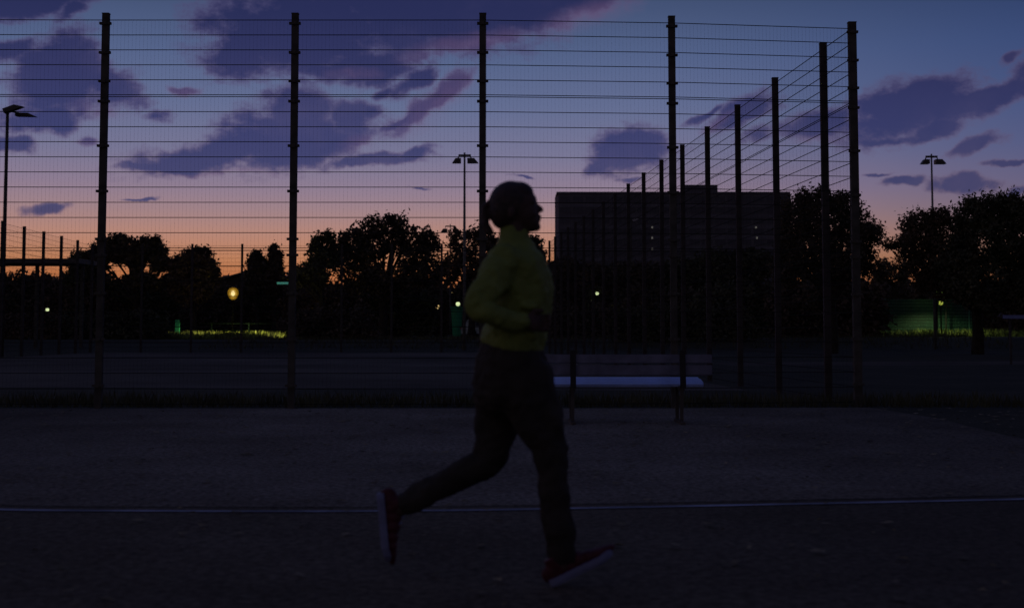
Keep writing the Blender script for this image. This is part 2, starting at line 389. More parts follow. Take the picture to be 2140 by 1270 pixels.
# ------------------------------------------------------------------ wire mesh ball court fences
def panel_mesh(name, length, zs, wires=True, rods=True, wr=.0005, step=.05):
    b = MB()
    if rods:
        for z in zs: b.box((length/2, 0, z), (length-.04, .0085, .0085))
    if wires:
        n = int(length/step)
        for k in range(1, n): b.box((k*length/n, 0, (zs[0]+zs[-1])/2), (wr*2, wr*2, zs[-1]-zs[0]))
    return b.mesh(name, m_rod)
ZS = [[.06+.2*k for k in range(11)], [2.095+.2*k for k in range(11)], [4.12+.2*k for k in range(6)]]
ZALL = sum(ZS, [])
CLAMP_Z = [0.3, .9, 1.5, 2.00, 2.21, 2.84, 3.44, 4.03, 4.30, 4.68, 5.07]
PH = 5.2
def fence(label, pts, post_w, detail, group=None, corner=None):
    base = (pts[0][0], pts[0][1], gz(*pts[0])); t = thing('mesh_fence', label, 'fence', base, group); mp_ = m_steel if detail else m_post; bx, by, bz = base
    cache = {}
    for i, (x, y) in enumerate(pts):
        pw = post_w*(1.18 if corner is not None and i in corner else 1)
        b = MB(); b.box((0, 0, PH/2-.1), (pw, pw*.8, PH+.2)); b.box((0, 0, PH+.005), (pw*1.08, pw*.9, .012))
        if ('post', pw) not in cache: cache[('post', pw)] = b.mesh('post', mp_)
        p = put('post', cache[('post', pw)], t, (x-bx, y-by, gz(x, y)-bz))
        if detail:
            if 'clamp' not in cache:
                c = MB(); c.box((0, -pw*.28, 0), (.15, .05, .032)); c.box((0, -pw*.45, 0), (.045, .05, .045)); c.box((0, -pw*.62, 0), (.02, .03, .02))
                cache['clamp'] = c.mesh('clamp', m_steel)
            for z in CLAMP_Z: put('clamp', cache['clamp'], p, (0, 0, z))
    for i in range(len(pts)-1):
        (x0, y0), (x1, y1) = pts[i], pts[i+1]; ln = math.hypot(x1-x0, y1-y0); a = math.atan2(y1-y0, x1-x0)
        key = round(ln, 2)
        for q in range(3):
            k2 = ('pan', key, q)
            sep_rods = detail == 2
            if k2 not in cache: cache[k2] = panel_mesh('mesh_panel', ln, ZS[q], True, not sep_rods)
            pn = put('mesh_panel', cache[k2], t, (x0-bx, y0-by, gz(x0, y0)-bz), (0, 0, a))
            if sep_rods:
                if ('rod', key) not in cache: cache[('rod', key)] = MB().box((ln/2, 0, 0), (ln-.02, .010, .0085)).mesh('rod', m_rod)
                for z in ZS[q]: put('rod', cache[('rod', key)], pn, (0, 0, z))
    return t
front_pts = [(-12.91, 16.9), (-10.40, 16.93), (-7.89, 16.95), (-5.385, 16.98), (-2.875, 16.98), (-.3875, 16.98), (2.136, 17.14), (4.637, 17.47)]
fence('tall dark wire mesh fence with clamped posts running across the view behind the bench', front_pts[1:], .088, 2, 'ball court fences', corner=(6,))
rp = [(RX(17.47+.02), 17.6), (RX(18.7), 18.75)]
Y = 21.35
rp = [(RX(17.53), 17.53), (RX(18.75), 18.75)]
while Y < YB: rp.append((RX(Y), Y)); Y += 2.58
fence('tall wire mesh fence receding from the right corner post towards the tower block', rp[1:], .098, 0, 'ball court fences')
# the short first bay ties the corner to the receding fence
b0 = BASE['mesh_fence.001']; t0 = bpy.data.objects['mesh_fence.001']
for q in range(3):
    put('mesh_panel', panel_mesh('mesh_panel', 1.2, ZS[q]), t0, (rp[0][0]-b0.x, rp[0][1]-b0.y, 0), (0, 0, math.atan2(rp[1][1]-rp[0][1], rp[1][0]-rp[0][0])))
lp = []; Y = 18.07
while Y < YB+.1: lp.append((LX(Y), Y)); Y += 2.6
fence('far left mesh fence whose short looking posts step down towards the trees', lp, .11, 0, 'ball court fences')
n = 9; bp_ = []
x = LX(YB); 
while x < RX(YB): bp_.append((x, YB)); x += 2.40
fence('distant back fence of the cage in front of the tree line', bp_, .10, 0, 'ball court fences')

# ------------------------------------------------------------------ trees
def crown_mesh(lobes, Y, dens=1.0, leaf=.20, m=None, origin=(0, 0, 0), clump=.45, thick=.8):
    cs = []
    for (px, py, rx, ry) in lobes:
        c = W(px, py, Y); a = M(rx, Y); b = M(ry, Y); d = min(a, b)*thick+.3
        vol = a*b*d; n = int(max(10, 44*dens*(a*b+a*d+b*d)/3/ (clump**2)*.55))
        u = rng.normal(size=(n, 3)); u /= np.linalg.norm(u, axis=1)[:, None]; r = rng.uniform(.25, 1, n)**.45
        jag = 1+rng.normal(0, .07, n)
        cs.append(np.stack([c.x+u[:, 0]*a*r*jag, c.y+u[:, 1]*d*r, c.z+u[:, 2]*b*r*jag], 1))
    cs = np.concatenate(cs); k = 16
    pts = np.repeat(cs, k, 0); sz = clump*rng.uniform(.35, 1.0, len(cs)); pts = pts+rng.normal(0, .5, pts.shape)*np.repeat(sz, k)[:, None]
    pts = pts[pts[:, 2] > .1]
    n = len(pts); a = rng.normal(size=(n, 3)); a /= np.linalg.norm(a, axis=1)[:, None]; b = rng.normal(size=(n, 3)); b -= a*(a*b).sum(1)[:, None]; b /= np.linalg.norm(b, axis=1)[:, None]
    s = (leaf*rng.uniform(.5, 1.35, n))[:, None]
    v = np.stack([pts-a*s*.6, pts-b*s*.3, pts+a*s*.6, pts+b*s*.3], 1)-np.array(origin)
    me = bpy.data.meshes.new('crown'); nf = n
    me.vertices.add(nf*4); me.vertices.foreach_set('co', v.reshape(-1).astype(np.float32))
    me.loops.add(nf*4); me.loops.foreach_set('vertex_index', np.arange(nf*4, dtype=np.int32))
    me.polygons.add(nf); me.polygons.foreach_set('loop_start', np.arange(0, nf*4, 4, dtype=np.int32))
    me.update(calc_edges=True)
    me.materials.append(m); return me
def tree(name, label, Y, lobes, trunk_px, dens=1, leaf=.2, mi=0, clump=.45, group=None, cat='tree', trunk_r=.22, thick=.8, limbs=True):
    X = M(trunk_px-CX, Y); base = (X, Y, gz(X, Y)); t = thing(name, label, cat, base, group)
    o = put('crown', crown_mesh(lobes, Y, dens, leaf, m_leafs[mi], base, clump, thick), t)
    tb = MB(); tops = []
    cen = [W(l[0], l[1], Y) for l in lobes]; lowest = min(c.z for c in cen)
    fork = Vector((X, Y, base[2]+max(.5, (lowest-base[2])*.6)))
    tb.tube([(X, Y, base[2]-.1), (X+.05, Y, (base[2]+fork.z)/2), fork], [trunk_r*1.25, trunk_r, trunk_r*.85], 8)
    if limbs:
        for c in cen:
            mid = (fork+c)/2+Vector((rng.normal(0, .2), rng.normal(0, .2), .15)); tb.tube([fork, mid, c], [trunk_r*.6, trunk_r*.35, trunk_r*.12], 6)
            for _ in range(2):
                e = c+Vector((rng.normal(0, .3), rng.normal(0, .4), rng.uniform(.0, .35))); tb.tube([mid, e], [trunk_r*.2, trunk_r*.06], 5)
    part('trunk', tb, m_bark, t); return t
GT = 'trees beyond the cage'
tree('park_tree', 'domed tree with sky showing under its crown, behind the leftmost tall post', 92,
     [(270, 520, 72, 24), (228, 522, 34, 20), (310, 522, 36, 22), (205, 545, 24, 26), (332, 545, 22, 22), (268, 538, 60, 12), (250, 506, 20, 14), (322, 502, 10, 8), (285, 560, 8, 24), (305, 588, 50, 18), (215, 590, 30, 22)], 285, 1.1, .24, 0, .45, GT)
tree('park_tree', 'round dense tree between the domed tree and the glowing lantern', 92,
     [(408, 552, 40, 32), (382, 558, 32, 26), (425, 570, 30, 30), (400, 600, 46, 34), (420, 528, 20, 10), (372, 590, 28, 24)], 405, 1.2, .24, 1, .45, GT)
tree('park_tree', 'small bushy tree at the end of the flat shelter roof', 92,
     [(170, 545, 24, 20), (182, 570, 24, 24), (160, 580, 22, 20), (190, 540, 14, 12)], 172, 1.2, .24, 2, .45, GT)
tree('columnar_tree', 'blunt topped narrow tree, left one of the two over the low roof', 104,
     [(535, 545, 11, 22), (543, 560, 15, 24), (535, 585, 20, 24), (528, 560, 9, 20)], 537, 1.4, .26, 0, .4, 'columnar trees over the hut', trunk_r=.14)
tree('columnar_tree', 'pointed narrow tree with split tip, right one of the two over the low roof', 104,
     [(573, 530, 7, 20), (571, 553, 11, 20), (583, 545, 4, 26), (567, 575, 16, 22), (578, 575, 12, 24), (574, 600, 18, 20)], 573, 1.5, .24, 1, .36, 'columnar trees over the hut', trunk_r=.14)
tree('park_tree', 'slim forked tree right of the second tall post', 88,
     [(668, 510, 15, 22), (688, 500, 11, 20), (660, 535, 16, 26), (686, 538, 20, 24), (665, 570, 26, 30), (635, 570, 26, 20), (620, 582, 16, 16)], 672, 1.0, .22, 2, .42, GT)
tree('park_tree', 'broad spreading tree with a high rounded crown left of the runner', 90,
     [(800, 474, 44, 22), (826, 462, 24, 14), (765, 486, 40, 20), (735, 512, 32, 30), (778, 515, 44, 30), (858, 500, 34, 28), (828, 510, 20, 20), (893, 495, 20, 18), (905, 520, 20, 20), (868, 535, 34, 26), (730, 555, 40, 30), (780, 560, 22, 20), (860, 575, 42, 30), (905, 565, 30, 30), (792, 590, 80, 24), (716, 508, 12, 16)], 800, .68, .24, 0, .5, GT, trunk_r=.3)
tree('park_tree', 'loose ragged tree behind the back and ponytail of the runner', 86,
     [(958, 500, 20, 18), (950, 540, 22, 34), (992, 492, 18, 18), (1010, 500, 24, 20), (1030, 520, 30, 28), (975, 560, 36, 30), (1020, 570, 40, 30), (938, 575, 18, 24), (1060, 530, 34, 34), (985, 525, 14, 14)], 985, .6, .22, 1, .45, GT)
tree('park_tree', 'small tree showing between the collar of the runner and the tower block', 86,
     [(1112, 515, 18, 22), (1122, 540, 16, 20), (1105, 545, 24, 30), (1130, 560, 20, 16), (1100, 580, 40, 24)], 1108, .9, .22, 2, .4, GT)
tree('park_tree', 'twiggy dark tree beside the tall corner post, right of the tower block', 60,
     [(1675, 430, 38, 22), (1720, 425, 42, 22), (1770, 430, 32, 22), (1660, 465, 36, 34), (1720, 470, 56, 38), (1790, 470, 30, 34), (1815, 490, 26, 20), (1828, 482, 16, 10), (1690, 520, 64, 34), (1770, 525, 52, 34), (1810, 545, 24, 26), (1650, 510, 28, 34), (1740, 560, 90, 26), (1680, 408, 12, 8), (1765, 412, 12, 8), (1720, 404, 16, 8), (1650, 560, 40, 34)], 1735, 1.5, .14, 0, .42, GT, trunk_r=.28)
tree('park_tree', 'drooping branched tree at the right edge of the sunset gap', 58,
     [(1925, 462, 36, 20), (1905, 475, 20, 16), (1960, 455, 30, 20), (1930, 495, 34, 24), (1892, 505, 16, 20), (1860, 512, 16, 9), (1912, 540, 14, 30), (1945, 540, 32, 50), (1990, 500, 50, 50), (1990, 580, 60, 50), (1885, 530, 8, 16), (1930, 590, 26, 20)], 2040, 1.25, .14, 1, .4, GT, trunk_r=.25)
tree('park_tree', 'largest solid dark tree reaching the right edge of the photo', 56,
     [(2040, 455, 44, 40), (2090, 445, 50, 36), (2140, 450, 60, 36), (2075, 420, 20, 10), (2110, 418, 24, 10), (2030, 432, 20, 14), (2060, 510, 70, 60), (2150, 520, 90, 70), (2070, 590, 90, 50), (2180, 600, 90, 60), (2010, 560, 50, 60), (2230, 460, 70, 60)], 2190, 1.6, .14, 2, .45, GT, trunk_r=.32)
tree('park_tree', 'low feathery tree in the orange gap between the two right hand trees', 84,
     [(1850, 555, 22, 12), (1885, 552, 22, 12), (1870, 572, 40, 14), (1905, 562, 18, 14), (1835, 575, 20, 12)], 1868, .55, .2, 0, .4, GT, trunk_r=.12)
tree('far_tree', 'low rounded tree in front of the tower block foot, nearest the runner', 96,
     [(1180, 570, 40, 26), (1225, 575, 40, 24), (1200, 600, 60, 30)], 1200, 1.2, .28, 1, .5, 'low trees before the tower block')
tree('far_tree', 'low rounded tree in front of the tower block foot, middle of three', 96,
     [(1300, 578, 50, 26), (1350, 574, 44, 24), (1320, 605, 70, 30)], 1320, 1.2, .28, 0, .5, 'low trees before the tower block')
tree('far_tree', 'low rounded tree in front of the tower block foot, next to the twiggy tree', 96,
     [(1430, 572, 50, 30), (1500, 560, 60, 34), (1570, 555, 50, 34), (1480, 600, 120, 34)], 1500, 1.2, .28, 2, .5, 'low trees before the tower block', trunk_r=.3)

# shrubs closing the view under the crowns
def shrub(label, Y, x0, x1, top, bot=716, mi=0, dens=1.0, leaf=.24, grp='shrubs along the path'):
    n = max(2, int((x1-x0)/60)); lob = []
    for k in range(n):
        px = x0+(k+.5)*(x1-x0)/n; h = (bot-top)
        lob.append((px, top+h*.42+rng.uniform(-3, 6), (x1-x0)/n*.75, h*.42)); lob.append((px+rng.uniform(-8, 8), top+h*.75, (x1-x0)/n*.72, h*.32))
    return tree('shrub', label, Y, lob, (x0+x1)/2, dens, leaf, mi, .5, grp, 'shrub', trunk_r=.08, thick=.5, limbs=False)
shrub('dark shrub under the flat shelter roof at the left edge', 100, -120, 120, 566, 704, 0)
shrub('dark shrub below the left end of the domed tree, beside the tiny lamp', 97, 112, 250, 585, 704, 1)
shrub('dark shrub under the domed tree', 98, 235, 370, 590, 702, 2)
shrub('dark tall shrub behind the glowing lantern', 108, 350, 640, 592, 700, 0)
shrub('dark shrub under the broad spreading tree', 96, 600, 780, 600, 704, 1)
shrub('dark shrub left of the two small amber lamps', 96, 760, 900, 598, 704, 2)
shrub('dark shrub behind the two small amber lamps', 112, 880, 1020, 595, 700, 0)
shrub('dark shrub hidden behind the body of the runner', 96, 1000, 1180, 590, 704, 1)
shrub('dark shrub under the lamp seen through leaves', 97, 1160, 1320, 632, 704, 1)
shrub('dark shrub behind the right half of the bench', 90, 1300, 1480, 600, 706, 0)
shrub('dark shrub between bench and twiggy tree', 80, 1460, 1640, 590, 706, 2)
shrub('dark shrub under the twiggy tree', 74, 1620, 1835, 585, 706, 1)
shrub('dark shrub behind the green slatted fence', 98, 1810, 2060, 590, 702, 0)
shrub('dark shrub right of the green fence under the largest tree', 70, 2035, 2180, 590, 652, 2)
shrub('dark shrub at the right edge behind the parked car roof', 84, 2060, 2260, 640, 704, 1)
shrub('low dark shrub in front of the path at the far left', 76, -80, 130, 655, 716, 1, 1.0, .2)
shrub('low dark shrub left of the lit grass strip', 76, 120, 338, 650, 716, 2, 1.0, .2)
shrub('low dark shrub right of the lit grass strip', 76, 606, 770, 640, 714, 0, .8, .2)
shrub('low dark shrub behind the bench', 76, 1130, 1300, 640, 712, 0, .9, .2)
shrub('low dark shrub right of the bench', 70, 1290, 1560, 640, 714, 2, .9, .2)
# far wood along the horizon
lob = []
for px in range(-600, 2800, 46):
    lob.append((px, 648+rng.uniform(-6, 6), 44, 60))
me = crown_mesh(lob, 200, 1.0, 1.3, m_leafs[0], (0, 0, 0), 1.6, .8)
tag(put('far_wood', me), 'dark far wood closing the horizon behind everything', 'wood', kind='stuff')

# ------------------------------------------------------------------ tower block
def building():
    Y0 = 361.; xl = M(1168-CX, Y0); wd = M(1655-1168, Y0); top = W(1300, 401, Y0).z; dp = 10.5; st = 3.0
    base = (xl+wd/2, Y0, .6); t = thing('tower_block', 'wide flat roofed tower block with dark facade behind the receding fence', 'building', base)
    mw = mat('facade_concrete', (.13, .12, .13), .9, .1, 0, .2, .1); mg = mat('window_glass_dark', (.085, .08, .09), .5, .3, 0, .1, 1)
    ml = mat('window_lit', (.5, .5, .4), .5, .2, 0, .1, 1, emit=(1, .95, .8), est=.07); mp = mat('facade_band', (.15, .14, .155), .9, .1, 0, .2, .2)
    ang = -.0681; rot = Matrix.Rotation(math.atan(.0681), 3, 'Z')
    # plan follows the court grid: depth direction leans left
    def q(u, v, z): return Vector((xl+u+v*ang, Y0+v, z))
    b = MB(); b.add([q(0, 0, .3), q(wd, 0, .3), q(wd, dp, .3), q(0, dp, .3), q(0, 0, top-.5), q(wd, 0, top-.5), q(wd, dp, top-.5), q(0, dp, top-.5)],
          [(0, 1, 5, 4), (1, 2, 6, 5), (2, 3, 7, 6), (3, 0, 4, 7), (0, 3, 2, 1)]); part('wall', b, mw, t)
    b = MB(); b.box((base[0]+ang*dp/2, Y0+dp/2, top-.25), (wd+.4, dp+.5, .5)); rf = part('roof', b, mp, t)
    xa = M(1435-CX, Y0); xb = M(1503-CX, Y0); tp = W(1470, 388, Y0+3).z
    b = MB(); b.box(((xa+xb)/2, Y0+4, (top+tp)/2), (xb-xa, 6, tp-top)); part('penthouse', b, mw, rf)
    rows = int((top-2)/st); cols = 18; pitch = wd/cols
    for r in range(rows):
        z = top-1.6-.5-r*st
        if z < 3: break
        b = MB(); b.box((base[0], Y0-.06, z-1.75), (wd, .12, .9)); part('band', b, mp, t)
    wb = {}
    lit = {(1363, 475), (1363, 497), (1363, 520), (1580, 475), (1582, 497)}
    b = MB(); b.box((0, 0, 0), (pitch-.7, .08, 1.5)); wm = b.mesh('window', mg)
    for r in range(rows):
        z = top-1.6-.5-r*st
        if z < 3: break
        for c in range(cols):
            put('window', wm, t, (xl+(c+.5)*pitch-base[0], -.05, z-base[2]))
    b = MB(); b.box((0, 0, 0), (.45, .08, .55)); lm = b.mesh('lit_window', ml)
    for px, py in sorted(lit):
        p = W(px, py, Y0-.2); o = put('lit_window', lm, t, (p.x-base[0], -.2, p.z-base[2])); o['label'] = 'small lit stairwell window'
building()

# ------------------------------------------------------------------ floodlight masts
def wedge(b, c, ln, h, d, rot):
    vs = [(-ln/2, -d/2, -h/2), (ln/2, -d/2, -h/2), (ln/2, d/2, -h/2), (-ln/2, d/2, -h/2), (-ln/2, -d/2, h/2), (ln*.12, -d/2, h/2), (ln*.12, d/2, h/2), (-ln/2, d/2, h/2)]
    b.add([rot @ Vector(v)+Vector(c) for v in vs], [(0, 3, 2, 1), (4, 5, 6, 7), (0, 1, 5, 4), (1, 2, 6, 5), (2, 3, 7, 6), (3, 0, 4, 7)])
def mast(label, px, top, Y, s=1.0):
    tp = W(px, top, Y); base = (tp.x, Y, gz(tp.x, Y)); t = thing('floodlight_mast', label, 'floodlight', base, 'twin headed floodlight masts')
    part('pole', MB().tube([base, (tp.x, Y, (tp.z+base[2])/2), (tp.x, Y, tp.z)], [.085*s, .07*s, .045*s], 10), m_pole, t, True)
    b = MB(); b.box((tp.x, Y, tp.z-M(6, Y)*s), (M(26, Y)*s, .09, .10)); part('crossbar', b, m_lamphead, t)
    for sg in (-1, 1):
        b = MB(); c = (tp.x+sg*M(17, Y)*s+M(.5, Y), Y-.1, tp.z-M(18, Y)*s)
        wedge(b, c, M(23 if sg > 0 else 18, Y)*s, M(10, Y)*s, .4*s, Matrix.Rotation(0 if sg > 0 else math.pi, 3, 'Z'))
        h = part('lamp_head', b, m_lamphead, t)
        part('bracket', MB().tube([(tp.x+sg*M(11, Y)*s, Y, tp.z-M(6, Y)*s), (tp.x+sg*M(15, Y)*s, Y, tp.z-M(14, Y)*s)], .03*s, 6), m_lamphead, h)
mast('tall floodlight mast with two heads left of the head of the runner', 971, 319, 65.4)
mast('tall floodlight mast with two heads above the trees at the right', 1946.5, 322, 65.8, .95)
mast('small distant floodlight mast with two heads above the ragged tree', 941, 468, 110, .8)
def mast_left():
    Y = 51.8; tp = W(16, 226, Y); base = (tp.x, Y, 0); t = thing('floodlight_mast', 'near floodlight mast with two slanted heads at the left edge', 'floodlight', base, 'twin headed floodlight masts')
    part('pole', MB().tube([base, (tp.x, Y, 5), (tp.x, Y, tp.z)], [.09, .075, .06], 10), m_steel, t, True)
    a = W(15, 231, Y)
    for (x0, y0, x1, y1, h, dd) in ((9, 233, 48, 219, 10, -.15), (34, 240, 77, 241, 7, .35)):
        p, q_ = W(x0, y0, Y+dd), W(x1, y1, Y+dd); an = math.atan2(q_.z-p.z, q_.x-p.x)
        b = MB(); wedge(b, (p+q_)/2, (q_-p).length, M(h, Y), .3, Matrix.Rotation(-an, 3, 'Y')); hd = part('lamp_head', b, m_lamphead, t)
        part('bracket', MB().tube([a, (p+q_)/2], .035, 6), m_lamphead, hd)
mast_left()

# ------------------------------------------------------------------ street lamps, unlit, against the tower block
m_pale = mat('pale_lamp_casing', (.55, .52, .52), .5, .4, 0, .1, 3)
for px, py, Y, lab in ((1328, 458, 112, 'unlit street lamp with pale tilted head high before the tower block'), (1330, 564, 150, 'lower unlit street lamp with pale head under the first one')):
    h = W(px, py, Y); X = h.x-M(9, Y); base = (X, Y, .6); t = thing('street_lamp', lab, 'street lamp', base, 'unlit street lamps')
    part('pole', MB().tube([base, (X, Y, h.z-.6), (X+.1, Y, h.z-.2), (h.x, Y, h.z)], [.09, .06, .05, .04], 8), m_steel, t)
    b = MB(); wedge(b, h, M(13, Y), M(4.5, Y), .3, Matrix.Rotation(R(-24), 3, 'Y')); part('lamp_head', b, m_pale, t)

# ------------------------------------------------------------------ path lamps, lit
def light(parent, loc, power, col, r=.12, spot=None):
    l = bpy.data.lights.new('lamp_light', 'SPOT' if spot else 'POINT'); l.energy = power; l.color = col; l.shadow_soft_size = r
    if spot: l.spot_size = R(spot); l.spot_blend = .5
    o = bpy.data.objects.new('lamp_light', l); C.objects.link(o); o.parent = parent; b = BASE[parent.name]; o.location = Vector(loc)-b
def emis(name, col, st): return mat(name, tuple(min(1, c) for c in col), .5, .2, 0, 0.01, 3, emit=col, est=st)
m_bulb = emis('bulb_glow', (1.0, .86, .45), 2.2); m_amber = emis('amber_glass', (1.0, .50, .02), .33); m_amber2 = emis('amber_bulb', (1.0, .68, .25), .9)
m_pal = emis('pale_green_bulb', (.85, 1.0, .5), .9)
def glow_glass(name, col, st, op):          # frosted glass: partly see-through, glowing
    m = bpy.data.materials.new(name); m.use_nodes = True; t = m.node_tree; t.nodes.clear()
    o = t.nodes.new('ShaderNodeOutputMaterial'); mx = t.nodes.new('ShaderNodeMixShader'); e = t.nodes.new('ShaderNodeEmission'); tr_ = t.nodes.new('ShaderNodeBsdfTransparent')
    e.inputs[0].default_value = (*col, 1); e.inputs[1].default_value = st; mx.inputs[0].default_value = op
    nz = t.nodes.new('ShaderNodeTexNoise'); nz.inputs['Scale'].default_value = 5; mr = t.nodes.new('ShaderNodeMapRange'); mr.inputs[3].default_value = st*.7; mr.inputs[4].default_value = st*1.3
    t.links.new(nz.outputs['Fac'], mr.inputs[0]); t.links.new(mr.outputs[0], e.inputs[1])
    t.links.new(tr_.outputs[0], mx.inputs[1]); t.links.new(e.outputs[0], mx.inputs[2]); t.links.new(mx.outputs[0], o.inputs[0]); return m
def lantern():
    Y = 84.; c = W(487, 614, Y); base = (c.x, Y, gz(c.x, Y)); t = thing('path_lantern', 'large amber path lantern glowing above the lit grass strip', 'lamp', base, 'lit path lamps')
    part('pole', MB().tube([base, (c.x, Y, c.z-.5)], [.05, .035], 8), m_dark, t)
    a = M(11.5, Y); vs = []
    b = MB(); b.loft([((c.x, Y, c.z+dz*a), (r*a, 0, 0), (0, r*a, 0)) for dz, r in ((-1.05, .25), (-.85, .55), (-.45, .82), (.1, .98), (.6, .92), (1.0, .6), (1.15, .2))])
    g = part('globe', b, glow_glass('amber_glass_outer', (1.0, .50, .03), .30, .45), t, True)
    b = MB(); b.ball((c.x, Y, c.z+.02), (a*.66, a*.66, a*.84)); part('inner_glass', b, glow_glass('amber_glass_inner', (1.0, .62, .10), .75, .42), g, True)
    b = MB(); b.ball((c.x, Y, c.z+.03), (a*.36, a*.36, a*.5)); part('bulb', b, m_bulb, g, True)
    b = MB(); b.loft([((c.x, Y, c.z+1.2*a), (a*.5, 0, 0), (0, a*.5, 0)), ((c.x, Y, c.z+1.32*a), (a*.18, 0, 0), (0, a*.18, 0))]); part('lamp_cap', b, m_steel, t)
    light(t, (c.x, Y+.35, c.z-.7), 3400, (1, .85, .35), .15, 150)
lantern()
def globe(label, px, py, Y, r, m, power=0, col=(1, .8, .4), spot=130, dx=0, hang=False):
    c = W(px, py, Y); base = (c.x, Y, gz(c.x, Y)); t = thing('path_lamp', label, 'lamp', base, 'lit path lamps')
    part('pole', MB().tube([base, (c.x, Y, c.z-M(r, Y)*.9)], [.05, .04], 8), m_dark, t)
    part('globe', MB().ball(c, M(r, Y)), m, t, True)
    part('lamp_cap', MB().box((c.x, Y, c.z+M(r, Y)*1.05), (M(r, Y)*1.3, M(r, Y)*1.3, .05)), m_steel, t)
    if power: light(t, (c.x, Y+.12, c.z-M(r, Y)-.05), power, col, .08, spot)
    return t
globe('tiny pale lamp low in the dark shrubs at the far left', 99, 647, 90, 3.6, m_pal)
globe('small amber lamp, lower left one of the pair beside the back of the runner', 914, 641, 104, 4.2, m_amber2)
globe('small amber lamp, higher one above the green bin', 946, 611, 118, 3.2, m_amber2)
globe('pale green lamp close behind the back of the runner', 957, 635, 92, 4.4, m_pal, 90, (.8, 1, .5))
globe('yellowish lamp half hidden by leaves left of the tower block lamps', 1248, 613, 90, 3.5, m_pal, 40, (.8, 1, .5))
globe('yellow lamp in the leaves above the green slatted fence', 1966, 633, 77.8, 4.6, emis('yellow_green_bulb', (.75, .85, .12), .40), 190, (.9, 1, .4), 165)
# leaves lit round the lamps
def sprig(label, px, py, Y, lobes):
    me = crown_mesh(lobes, Y, .5, .16, m_leafs[2], (0, 0, 0), .25, .6); c = W(px, py, Y); base = (c.x, Y, gz(c.x, Y))
    t = thing('young_tree', label, 'tree', base, 'young trees by the lamps'); o = put('crown', me, t, (-base[0], -base[1], -base[2]))
    part('trunk', MB().tube([base, (c.x+.05, Y, c.z-.3), (c.x, Y, c.z+.2)], [.05, .03, .015], 7), m_dark, t)
sprig('young tree whose leaves glow green over the yellow lamp at the right', 1975, 612, 79.0, [(1962, 612, 16, 7), (1975, 616, 10, 6), (1985, 606, 16, 8)])
sprig('young tree with teal lit leaves beside the half hidden lamp', 1228, 612, 90.6, [(1228, 616, 12, 8), (1255, 606, 8, 6), (1238, 606, 10, 5)])
light(bpy.data.objects['young_tree'], W(1964, 624, 78.4), 6, (.6, 1, .3), .1)

# ------------------------------------------------------------------ green fences by the path
m_green = mat('green_fence_paint', (.04, .125, .10), .5, .4, 0, .15, 4)
m_greenp = mat('green_slat', (.005, .026, .020), .6, .3, 0, .2, 3)
def green_fence(label, Y, x0, x1, top, step, slats, posts, m_green):
    a = W(x0, top, Y); b_ = W(x1, top, Y); zb = gz(a.x, Y)+.05; base = (a.x, Y, gz(a.x, Y)); t = thing('green_fence', label, 'fence', base)
    for px in posts:
        p = W(px, top, Y); part('post', MB().box((p.x, Y+.03, (zb+p.z)/2), (.08, .06, p.z-zb+.1)), m_green, t)
    z = a.z; ln = b_.x-a.x
    rod = MB().box((0, 0, 0), (ln, .02, .022)).mesh('rod', m_green); sl = MB().box((0, 0, 0), (ln, .012, step*.72)).mesh('slat', m_greenp)
    while z > zb+.05:
        put('rod', rod, t, (ln/2, -.03, z-base[2]))
        if slats and z-step > zb: put('slat', sl, t, (ln/2, .05, z-step/2-base[2]))
        z -= step
    b = MB(); k = 0 if slats else ln
    while k < ln: b.box((a.x+k, Y-.015, (zb+a.z)/2), (.008, .008, a.z-zb)); k += .1
    if b.v: part('vertical_wires', b, m_green, t, kind='stuff')
green_fence('green slatted mesh fence lit by the yellow lamp at the right', 80, 1846, 2032, 626, .2, True, (1850, 1952, 2025), m_green)
green_fence('low green mesh fence behind the lit grass under the amber lantern', 86.5, 366, 606, 676, .45, False, (442, 520, 600), mat('dull_green_wire', (.002, .004, .003), 1.0, 0.0, 0, .1, 4))
Yp = 85.; c = W(371, 668, Yp); t = thing('gate_post', 'teal green post at the left end of the lit grass strip', 'post', (c.x, Yp, gz(c.x, Yp))); part('post', MB().box((c.x, Yp, (gz(c.x, Yp)+c.z)/2), (M(9, Yp), .12, c.z-gz(c.x, Yp))), mat('teal_post_paint', (.03, .30, .16), .5, .3, 0, .1, 4), t)
b = MB(); c = W(1957, 626, 77.0)
t = thing('lamp_post', 'thin dark post standing before the green slatted fence', 'post', (c.x, 77.0, gz(c.x, 77.0))); part('pole', MB().tube([(c.x, 77.0, .6), (c.x, 77.0, c.z)], .06, 8), m_dark, t)
# green bin under the pale lamp
def bin_(px, Y):
    c = M(px-CX, Y); g = gz(c, Y); t = thing('waste_container', 'bright green waste container under the pale lamp behind the runner', 'container', (c, Y, g))
    h = W(px, 641, Y).z
    b = MB(); b.loft([((c, Y, g+.12), (.30, 0, 0), (0, .32, 0)), ((c, Y, h-.1), (.42, 0, 0), (0, .4, 0))]); part('body', b, mat('green_plastic', (.03, .32, .14), .5, .3, 0, .1, 3), t)
    b = MB(); b.box((c, Y, h-.04), (.9, .85, .10)); part('lid', b, mat('green_plastic', (.03, .32, .14)), t)
    for s in (-1, 1): part('wheel', MB().tube([(c+s*.24, Y-.3, g+.1), (c+s*.30, Y-.3, g+.1)], .1, 12), m_steel, t)
bin_(955, 91)

